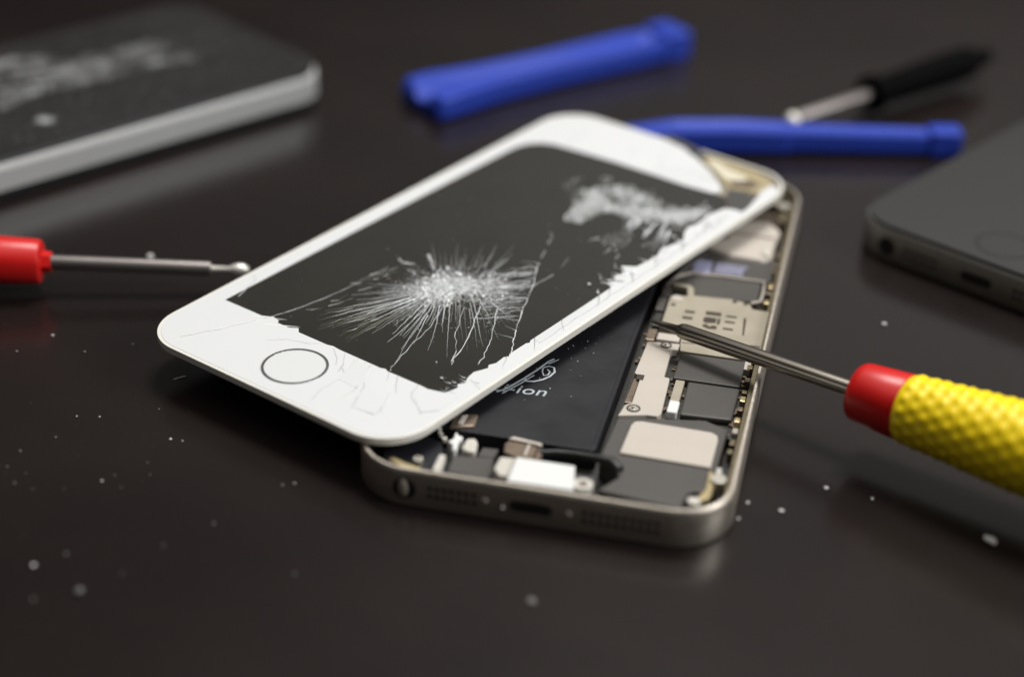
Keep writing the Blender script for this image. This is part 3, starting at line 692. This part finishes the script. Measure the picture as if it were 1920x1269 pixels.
# hairlines running over the white border
gl = Ribbons()
hair = [[(9.4, 17.2), (10.4, 14.6), (13.0, 11.6), (14.2, 9.0), (15.6, 5.6)], [(11.3, 17.3), (13.4, 14.2), (15.8, 11.4), (18.3, 10.0), (20.2, 7.5)], [(13.3, 17.4), (15.0, 14.4), (17.6, 12.3), (19.5, 8.7), (19.8, 6.2)],
        [(19.5, 17.4), (20.1, 15.0), (21.8, 13.3), (24.0, 12.6), (25.3, 11.1)], [(6.5, 17.4), (7.6, 14.0), (8.4, 10.6), (8.1, 7.0), (9.2, 3.4)], [(3.5, 17.4), (5.6, 14.8), (6.6, 12.4)], [(1.0, 17.3), (3.4, 15.6), (4.9, 13.8)],
        [(-1.6, 17.3), (-3.4, 15.8), (-7.0, 14.8), (-9.5, 12.5)], [(15.1, 17.4), (16.8, 15.0), (18.2, 13.4)], [(8.2, 17.4), (9.1, 16.0), (11.4, 12.6), (12.4, 10.4), (12.6, 7)], [(5.8, 13.9), (9.0, 12.0), (12.4, 10.4)],
        [(25.0, 24.0), (26.4, 23.4), (28, 22.6)], [(-6, 107.4), (-4.5, 111), (-5.2, 116)], [(2.5, 107.4), (4.2, 110.6), (8.6, 113.0), (9.6, 116.6)],
        [(10.5, 107.5), (10.9, 110.2), (13.4, 112.0)], [(4.2, 110.6), (1.2, 114.2), (1.6, 119)], [(-16, 107), (-18.5, 111.5), (-17.5, 117)], [(-24, 20), (-25.8, 26), (-27.6, 27.4)]]
for h in hair:
    for k in range(len(h)-1): gl.add(jag(h[k], h[k+1], 4, .07, rng), rng.uniform(.10, .24), rng.uniform(.08, .2), .015, .002)
gl.build('border_hairline', M['crack_grey'], P)
dk = Ribbons()
for y in (31.5, 39.2, 47.0, 57.8, 61.2, 68.0, 76.0, 84.5, 92.4, 97.0):
    dk.add(jag((25.0, y+2.0), (27.2+rng.uniform(-.4, .5), y+rng.uniform(-1.6, -.2)), 3, .12, rng), rng.uniform(.10, .26), .03, .02, .06)
dk.add(jag((26.7, 40), (26.6, 70), 14, .10, rng), .10, .12, .02, .003)
dk.add(jag((26.6, 70), (26.0, 101), 16, .16, rng), .12, .16, .02, .003)
dk.build('border_crack', M['crack_dark'], P)
dd = Ribbons()
for x, y, r_ in ((21.3, 21.2, .35), (21.5, 61.9, .4), (17.4, 24.5, .12), (-16.5, 75, .12), (2, 76, .14)): 
    for k in range(4): dd.tri(x, y, r_, 0.0, .4, rng)
for i in range(120): dd.tri(rng.uniform(-24, 24), rng.uniform(18.5, 105), rng.uniform(.03, .09), 0.0, .06, rng)
dd.build('glass_dust', M['crack'], P)

# ------------------------------------------------------------------ screwdriver with yellow and red handle
tip = Vector((8.6, 53.6, 8.5)); h0 = Vector((43.9, 37.4, 10.5)); far = Vector((70.7, 23.0, 12.1))
ax = (far-tip).normalized()
yq = ax.to_track_quat('X', 'Z')
Y = empty('precision_screwdriver', 'yellow and red knurled screwdriver with a steel shaft pointing into the open phone', 'screwdriver', loc=tip, quat=yq)
Ls = (h0-tip).length+1.7
def hexsec(x, r, tw=0.0, flat=1.0):
    pts = []
    for i in range(48):
        a = 2*PI*i/48+tw; gr = max(0, 1-abs(((math.degrees(a)+30) % 120)-60)/16) if flat == 1.0 else 0
        rr_ = r*(1.0-.16*gr)
        pts.append((x, rr_*math.cos(a), rr_*math.sin(a)*flat))
    return pts
sh = [hexsec(0, .12, R(15), .8), hexsec(.6, .42, R(15), .7), hexsec(3.0, .62, R(15), .8), hexsec(5.6, .80, R(15), .9), hexsec(6.4, 1.20, R(15)), hexsec(7.2, 1.38, R(15)), hexsec(Ls+2, 1.38, R(15))]
shf = loft('shaft', sh, M['steel'], Y, smooth=True)
lathe('collar', [(Ls-.1, .6), (Ls-.05, 3.8), (Ls+.15, 4.4), (Ls+.7, 4.8), (Ls+1.6, 4.95), (Ls+8.6, 5.4), (Ls+8.9, 5.25), (Ls+9.0, .5)], M['red'], Y, n=56)
# knurled grip: staggered pyramids raised on a tapering barrel
X0, X1 = Ls+8.7, Ls+36.0
NA, NX = 176, 190; secs = []
for k in range(NX+1):
    x = X0+(X1-X0)*k/NX; t_ = (x-X0)/(X1-X0)
    base = 5.45+1.5*min(1, t_*1.35)
    e = min(1, (x-X0)/.8); base = base*(.93+.07*math.sqrt(e))
    ring = []
    for i in range(NA):
        a = 2*PI*i/NA; row = (x-X0-1.5)/2.05; cidx = a/(2*PI)*16
        ri = round(row); off = .5 if ri % 2 else 0
        du = abs(row-ri)*2; dv = abs((cidx-off+.5) % 1-.5)*2
        q_ = math.hypot(du*.98, dv*.98)
        hh = (.235+.03*math.sin(ri*12.9+round(cidx-off)*78.2))*(.5+.5*math.cos(PI*min(1, q_))) if 0 <= ri <= 16 else 0
        ring.append((x, (base+hh)*math.cos(a), (base+hh)*math.sin(a)))
    secs.append(ring)
loft('grip', secs, M['yellow'], Y, smooth=True)
lathe('handle_end', [(X1-.1, 6.0), (X1, 6.9), (X1+.6, 7.2), (X1+10, 7.4), (X1+14, 6.6), (X1+15, 4), (X1+15, .5)], M['red'], Y, n=48)

# ------------------------------------------------------------------ red screwdriver on the left
a0 = Vector((-67.6, 58.6, 4.6)); a1 = Vector((-103.0, 48.9, 6.0))
ax = (a1-a0).normalized()
RD = empty('red_screwdriver', 'red-handled screwdriver with dull shaft and bright round tip, cut off by the left edge', 'screwdriver', loc=a0, quat=ax.to_track_quat('X', 'Z'))
Ls = (a1-a0).length
lathe('tip', [(-.9, .25), (-.5, .85), (.2, 1.2), (1.2, 1.3), (2.2, 1.05), (2.9, .62), (6.6, .60)], M['tip_steel'], RD, n=24)
lathe('shaft', [(6.2, .6), (6.3, 1.28), (6.7, 1.36), (Ls+.5, 1.36)], M['steel_dim'], RD, n=28)
lathe('nose', [(Ls-1.6, 1.0), (Ls-1.5, 1.9), (Ls+.4, 2.1), (Ls+.6, 2.1)], M['red'], RD, n=6, smooth=False)
lathe('handle', [(Ls+.1, 1.0), (Ls+.15, 3.2), (Ls+.45, 3.85), (Ls+1.1, 4.15), (Ls+9, 4.45), (Ls+16, 5.2), (Ls+40, 6.2), (Ls+60, 6.2), (Ls+62, 5), (Ls+62, .5)], M['red'], RD, n=44)

# ------------------------------------------------------------------ black screwdriver at the top right
b0 = Vector((23.2, 162.0, 4.4)); b1 = Vector((38.9, 181.4, 6.2)); b2 = Vector((67.0, 214.0, 6.6))
ax = (b2-b0).normalized()
BD = empty('black_screwdriver', 'black-handled screwdriver with a small bright tip behind the blue pry tool', 'screwdriver', loc=b0, quat=ax.to_track_quat('X', 'Z'))
Ls = (b1-b0).length
lathe('tip', [(-1.6, .3), (-1.3, 1.0), (-.4, 1.75), (.6, 1.8), (1.5, 1.2), (1.9, .9)], M['tip_steel'], BD, n=24)
lathe('shaft', [(1.8, .9), (2.0, 1.3), (2.6, 1.5), (Ls, 1.5)], M['steel_dim'], BD, n=24)
lathe('flange', [(Ls-.4, 1.0), (Ls-.3, 4.4), (Ls+1.9, 4.4), (Ls+2.2, 2.6)], M['black_plastic'], BD, n=32)
lathe('handle', [(Ls+2.1, 1.0), (Ls+2.2, 3.0), (Ls+6, 3.5), (Ls+24, 4.0), (Ls+33, 4.0), (Ls+35, 3.2), (Ls+39, 1.8), (Ls+41, 1.7), (Ls+41, .4)], M['black_plastic'], BD, n=32)

# ------------------------------------------------------------------ blue pry tools
def pry(name, label, p0, p1, secs_def, cap_x, cap, rot=0):
    p0, p1 = Vector(p0), Vector(p1); ax = (p1-p0)
    o = empty(name, label, 'pry tool', loc=p0, rotz=math.atan2(ax.y, ax.x), group='blue plastic pry tools')
    secs = []
    for x, w, h, g, zc in secs_def:      # width, height, groove depth on top
        hw = w/2; c = min(w, h)*.14
        z0, z1 = zc-h/2, zc+h/2
        secs.append([(x, -hw+c, z0), (x, hw-c, z0), (x, hw, z0+c), (x, hw, z1-c), (x, hw-c, z1), (x, hw*.50, z1-g*.08), (x, hw*.10, z1-g),
                     (x, -hw*.10, z1-g), (x, -hw*.50, z1-g*.08), (x, -hw+c, z1), (x, -hw, z1-c), (x, -hw, z0+c)])
    b = loft('body', secs, M['blue'], o, smooth=False, bevel=.15)
    x0, x1, w, h, zc = cap
    prism('end_block', box(x0, -w/2, x1, w/2), zc-h/2, zc+h/2, M['blue'], o, bevel=.45, seg=2)
    return o
pry('pry_tool', 'blue pry tool farthest back, grooved face up with a flared left end', (-60.6, 152.6, 0), (-9.4, 210.4, 0),
    [(-.3, 15.4, 3.6, 1.2, 2.2), (.9, 16.6, 5.4, 2.6, 3.0), (6, 15.6, 6.0, 3.2, 3.2), (18, 12.0, 6.0, 3.2, 3.2), (35, 10.4, 6.0, 3.0, 3.2), (51, 10.8, 6.0, 2.6, 3.2), (62, 11.0, 6.0, 2.2, 3.2), (69.6, 9.6, 5.8, 1.0, 3.1)],
    72, (69.4, 76.6, 10.4, 6.8, 3.5))
pry('pry_tool', 'blue pry tool lying behind the white phone screen, its narrow end block to the right', (-13.0, 146.0, 0), (60.2, 164.2, 0),
    [(-6, 6.4, 1.2, .1, 1.2), (0, 7.4, 3.0, .2, 2.0), (12, 7.4, 5.6, .5, 3.0), (26, 7.2, 6.0, .5, 3.2), (36.8, 6.6, 5.7, .4, 3.1), (37.2, 5.6, 5.3, .3, 3.1), (67.8, 5.0, 4.8, .3, 3.0), (68.6, 4.4, 4.4, .2, 2.9)],
    68, (68.4, 75.4, 5.8, 5.8, 3.1))

# ------------------------------------------------------------------ dark phone at the left (steel band between two black glasses)
LP = empty('old_phone', 'black phone with silver side band and crushed front glass, behind the red screwdriver', 'phone', loc=(-170.0097, 72.1434, 0), rotz=-0.59223489)
prism('back_glass', rrect(57.4, 114.0, 8.2, 0, .6), 0.15, 2.3, M['hole'], LP, bevel=.5, seg=3)
bd = prism('side_band', rrect(58.6, 115.2, 8.8, 0, 0), 2.3, 6.9, M['steel_band'], LP, bevel=.25, seg=3)
prism('band_edge', rrect(58.2, 114.8, 8.6, 0, .2), 6.9, 7.9, M['band_line'], bd, bevel=.3, seg=3)
prism('front_glass', rrect(57.4, 114.0, 8.3, 0, .6), 7.9, 9.3, M['black_glass'], LP, bevel=.4, seg=3)
prism('earpiece', rrect(9, 1.4, .69, 0, 105), 9.3, 9.34, M['hole'], LP)
prism('camera_dot', disc(-9, 106, 1.3, 20), 9.3, 9.33, M['hole'], LP)
rng = random.Random(33)
sc1, sc2 = Ribbons(), Ribbons()
smear = [(-19, 44), (-19, 57), (-13, 76), (-8, 90), (0, 94), (8, 88), (3, 72), (9, 56), (8, 44)]
cents = []
while len(cents) < 42:
    x, y = rng.uniform(-20, 10), rng.uniform(44, 94)
    if inpoly(x, y, smear): cents.append((x, y, rng.uniform(.5, 1.5), rng.uniform(1.5, 4.5), rng.random()))
for i in range(6500):
    cx, cy, sx, sy, br_ = rng.choice(cents)
    x, y = cx+rng.gauss(0, sx), cy+rng.gauss(0, sy)
    if abs(x) < 27 and y < 112: (sc1 if rng.random() < br_*.7 else sc2).tri(x, y, rng.uniform(.08, .32), 9.31, .12, rng)
for i in range(900):
    x, y = rng.uniform(-26, 24), rng.uniform(30, 111)
    if y > 111-abs(x)*.2: continue
    sc2.tri(x, y, rng.uniform(.05, .3), 9.31, .1, rng)
for i in range(50): sc1.tri(17.0+rng.gauss(0, .8), 48.8+rng.gauss(0, .8), .4, 9.31, .1, rng)
sc1.build('crushed_glass', M['crack'], LP); sc2.build('crushed_glass_haze', M['crack_dim'], LP)

# ------------------------------------------------------------------ slate phone at the right
RP = empty('slate_phone', 'slate grey phone lying face up at the right edge, jack and charging port facing us', 'phone', loc=(64.5048, 95.7302, 0), rotz=-0.51656693)
prof = [(0.5, 0.15), (0.15, 0.3), (0.0, 0.7), (0.0, 6.2), (0.35, 6.7), (1.0, 6.75)]
loft('body', [[(x, y, z) for x, y in rrect(W_-2*i, L_-2*i, RC-i, 0, i, n=14)] for i, z in prof], M['slate_alu'], RP)
prism('front_glass', rrect(57.3, 122.5, 8.5, 0, .65), 6.75, 7.5, M['slate_glass'], RP, bevel=.2, seg=3)
hb = prism('home_button', disc(0, 9.0, 4.95, 48), 7.5, 7.51, M['slate_glass'], RP)
prism('button_ring', disc(0, 9.0, 5.5, 60), 7.5, 7.53, M['hole'], hb, holes=[disc(0, 9.0, 4.95, 60)])
bottom_ports(RP, M['hole'], M['slate_alu'], 2, lit_jack=False)

# ------------------------------------------------------------------ glass crumbs on the table
def crumb(name, label, x, y, r, m, seed, flat=.6, group='glass crumbs scattered on the table', lx=1.0, rot=0):
    rg = random.Random(seed); bm = bmesh.new()
    bmesh.ops.create_icosphere(bm, subdivisions=1, radius=1)
    for v in bm.verts:
        k = rg.uniform(.6, 1.15); v.co = Vector((v.co.x*k*lx, v.co.y*k, v.co.z*k*flat))*(r*S)
    zmin = min(v.co.z for v in bm.verts)
    for v in bm.verts: v.co.z -= zmin
    o = link(name, bm_me(bm), m); o.location = (x*S, y*S, 0); o.rotation_euler = (0, 0, rot if rot else rg.random()*6)
    o['label'] = label; o['category'] = 'glass crumb'
    if group: o['group'] = group
    return o
small = [(-94.4, 33.7, .34), (-97.8, 26.8, .3), (-86.5, 29.8, .3), (-79.7, 34.7, .22), (-78.7, 10.0, .26), (-75.1, 11.0, .28), (-79.2, 3.3, .28), (-82.8, -1.8, .28), (-61.4, 7.8, .26), (-59.4, 7.9, .24),
         (-66.8, 15.9, .18), (-82.7, -6.4, .2), (-79.5, -10.3, .2), (-79.1, -7.3, .15), (-76.1, -11.0, .16), (-71.5, -9.7, .16), (-66.9, -6.1, .22), (-65.7, -4.1, .18), (-63.3, -7.0, .2), (-62.2, 0.5, .18),
         (-60.4, -2.6, .2), (-39.7, 0.3, .34), (-38.1, 1.2, .26), (-63.9, -25.0, .3), (-67.1, -28.9, .36), (-63.6, -36.0, .32), (-46.1, -12.2, .26), (-51.1, -19.4, .24),
         (-30.4, -20.7, .26), (-54.2, -27.1, .2), (30.9, 15.0, .3), (49.6, 21.4, .24), (30.0, 10.4, .26)]
for i, (x, y, r_) in enumerate(small):
    left = x < 0
    crumb('glass_crumb', 'tiny pale glass speck lying on the dark table left of the phone housing' if left else 'tiny pale glass speck lying on the dark table right of the phone housing', x, y, r_*.92,
          M['crumb'] if i % 8 == 0 or x > 0 else M['crumb_dim'], i+50, group='glass specks left of the housing' if left else 'glass specks right of the housing')
crumb('glass_crumb', 'pale glass crumb alone on the empty foreground, nearest the bottom edge', 4.1, -18.0, .8, M['crumb_dim'], 1, .5)
crumb('glass_crumb', 'oblong pale glass crumb in the lower right, below the yellow handle', 67.4, 14.6, .95, M['crumb'], 2, .4, lx=1.5, rot=-.4)
crumb('glass_crumb', 'bright glass crumb between the housing corner and the shadow of the yellow handle', 42.4, 22.2, .5, M['crumb'], 3)
crumb('glass_crumb', 'bright glass crumb between the slate phone and the steel shaft', 48.4, 79.3, .5, M['crumb'], 4)
crumb('glass_crumb', 'faint glass crumb just right of the housing bottom corner, the middle one of three', 36.2, 14.1, .42, M['crumb'], 5)
crumb('glass_crumb', 'dim round glass crumb far down on the left foreground', -58.0, -33.0, .8, M['crumb_dim'], 6)
crumb('glass_crumb', 'grey glass crumb directly behind the shaft of the red screwdriver', -89.6, 65.6, .85, M['crumb'], 7, 1.3)
o = crumb('glass_sliver', 'thin bright glass sliver on the table just left below the screen edge', -67.2, 26.4, .32, M['crumb'], 9, .35, lx=5.2, rot=.8)

# ------------------------------------------------------------------ lights
def area(name, loc, target, sx, sy, power, col=(1, 1, 1), spread=180):
    l = bpy.data.lights.new(name, 'AREA'); l.shape = 'RECTANGLE'; l.size = sx; l.size_y = sy; l.energy = power; l.color = col
    l.spread = R(spread)
    o = bpy.data.objects.new(name, l); COL.objects.link(o); o.location = loc
    o.rotation_euler = (Vector(target)-Vector(loc)).to_track_quat('-Z', 'Y').to_euler()
    return o
area('window_light', (0.01, 0.38, 0.80), (0, 0.05, 0), 0.28, 0.24, 5.7, (1.0, 0.985, 0.96))
area('room_light', (0.70, 0.02, 0.46), (0.0, 0.08, 0), 0.34, 0.34, 5.2, (0.98, 0.99, 1.0))

w = bpy.data.worlds.new('World'); scn.world = w; w.use_nodes = True
nt = w.node_tree; bg = nt.nodes['Background']
tc = nt.nodes.new('ShaderNodeTexCoord'); sep = nt.nodes.new('ShaderNodeSeparateXYZ')
nt.links.new(tc.outputs['Generated'], sep.inputs[0])
# dim room: a little brighter overhead and toward the back right wall
def mrange(src, a, b, c, d):
    n = nt.nodes.new('ShaderNodeMapRange'); n.interpolation_type = 'SMOOTHSTEP'
    for k, v in zip(('From Min', 'From Max', 'To Min', 'To Max'), (a, b, c, d)): n.inputs[k].default_value = v
    nt.links.new(src, n.inputs['Value']); return n.outputs[0]
def math_(op, a, b):
    n = nt.nodes.new('ShaderNodeMath'); n.operation = op
    for i, v in enumerate((a, b)):
        if isinstance(v, (int, float)): n.inputs[i].default_value = v
        else: nt.links.new(v, n.inputs[i])
    return n.outputs[0]
ex = mrange(sep.outputs['X'], -0.50, 0.12, 0.20, 1.75)
ey = mrange(sep.outputs['Y'], -0.2, 0.6, 0.02, 0.30)
ez = math_('MULTIPLY', mrange(sep.outputs['Z'], 0.29, 0.47, 0.02, 1.15), mrange(sep.outputs['Z'], 0.48, 0.62, 1.0, 0.30))
dome = mrange(sep.outputs['Z'], 0.70, 0.92, 0.0, 0.95)      # overhead glow added to brighten the handle's near side
val = math_('MULTIPLY', math_('MULTIPLY', ex, ey), ez)
nt.links.new(math_('ADD', val, dome), bg.inputs['Strength'])
bg.inputs['Color'].default_value = (1.0, 0.975, 0.94, 1)

# ------------------------------------------------------------------ camera
yaw, pitch, roll = -0.215513083, 0.51264975, 0.0322340131
f = Vector((math.sin(yaw)*math.cos(pitch), math.cos(yaw)*math.cos(pitch), -math.sin(pitch)))
r = Vector((math.cos(yaw), -math.sin(yaw), 0)); u = r.cross(f)
r2 = r*math.cos(roll)+u*math.sin(roll); u2 = -r*math.sin(roll)+u*math.cos(roll)
cd = bpy.data.cameras.new('camera'); cam = bpy.data.objects.new('camera', cd); COL.objects.link(cam)
mw = Matrix((r2, u2, -f)).transposed().to_4x4(); mw.translation = Vector((43.5416182, -217.111209, 156.976135))*S
cam.matrix_world = mw
cd.sensor_width = 36; cd.lens = 36*3355.62389/1920
cd.clip_start = 0.01; cd.clip_end = 20
cd.dof.use_dof = True; cd.dof.focus_distance = 0.300; cd.dof.aperture_fstop = cd.lens/10.0
cd.dof.aperture_blades = 0
scn.camera = cam
scn.view_settings.view_transform = 'Standard'; scn.view_settings.look = 'None'
scn.view_settings.exposure = 0; scn.view_settings.gamma = 1
scn.cycles.max_bounces = 8; scn.cycles.use_denoising = True
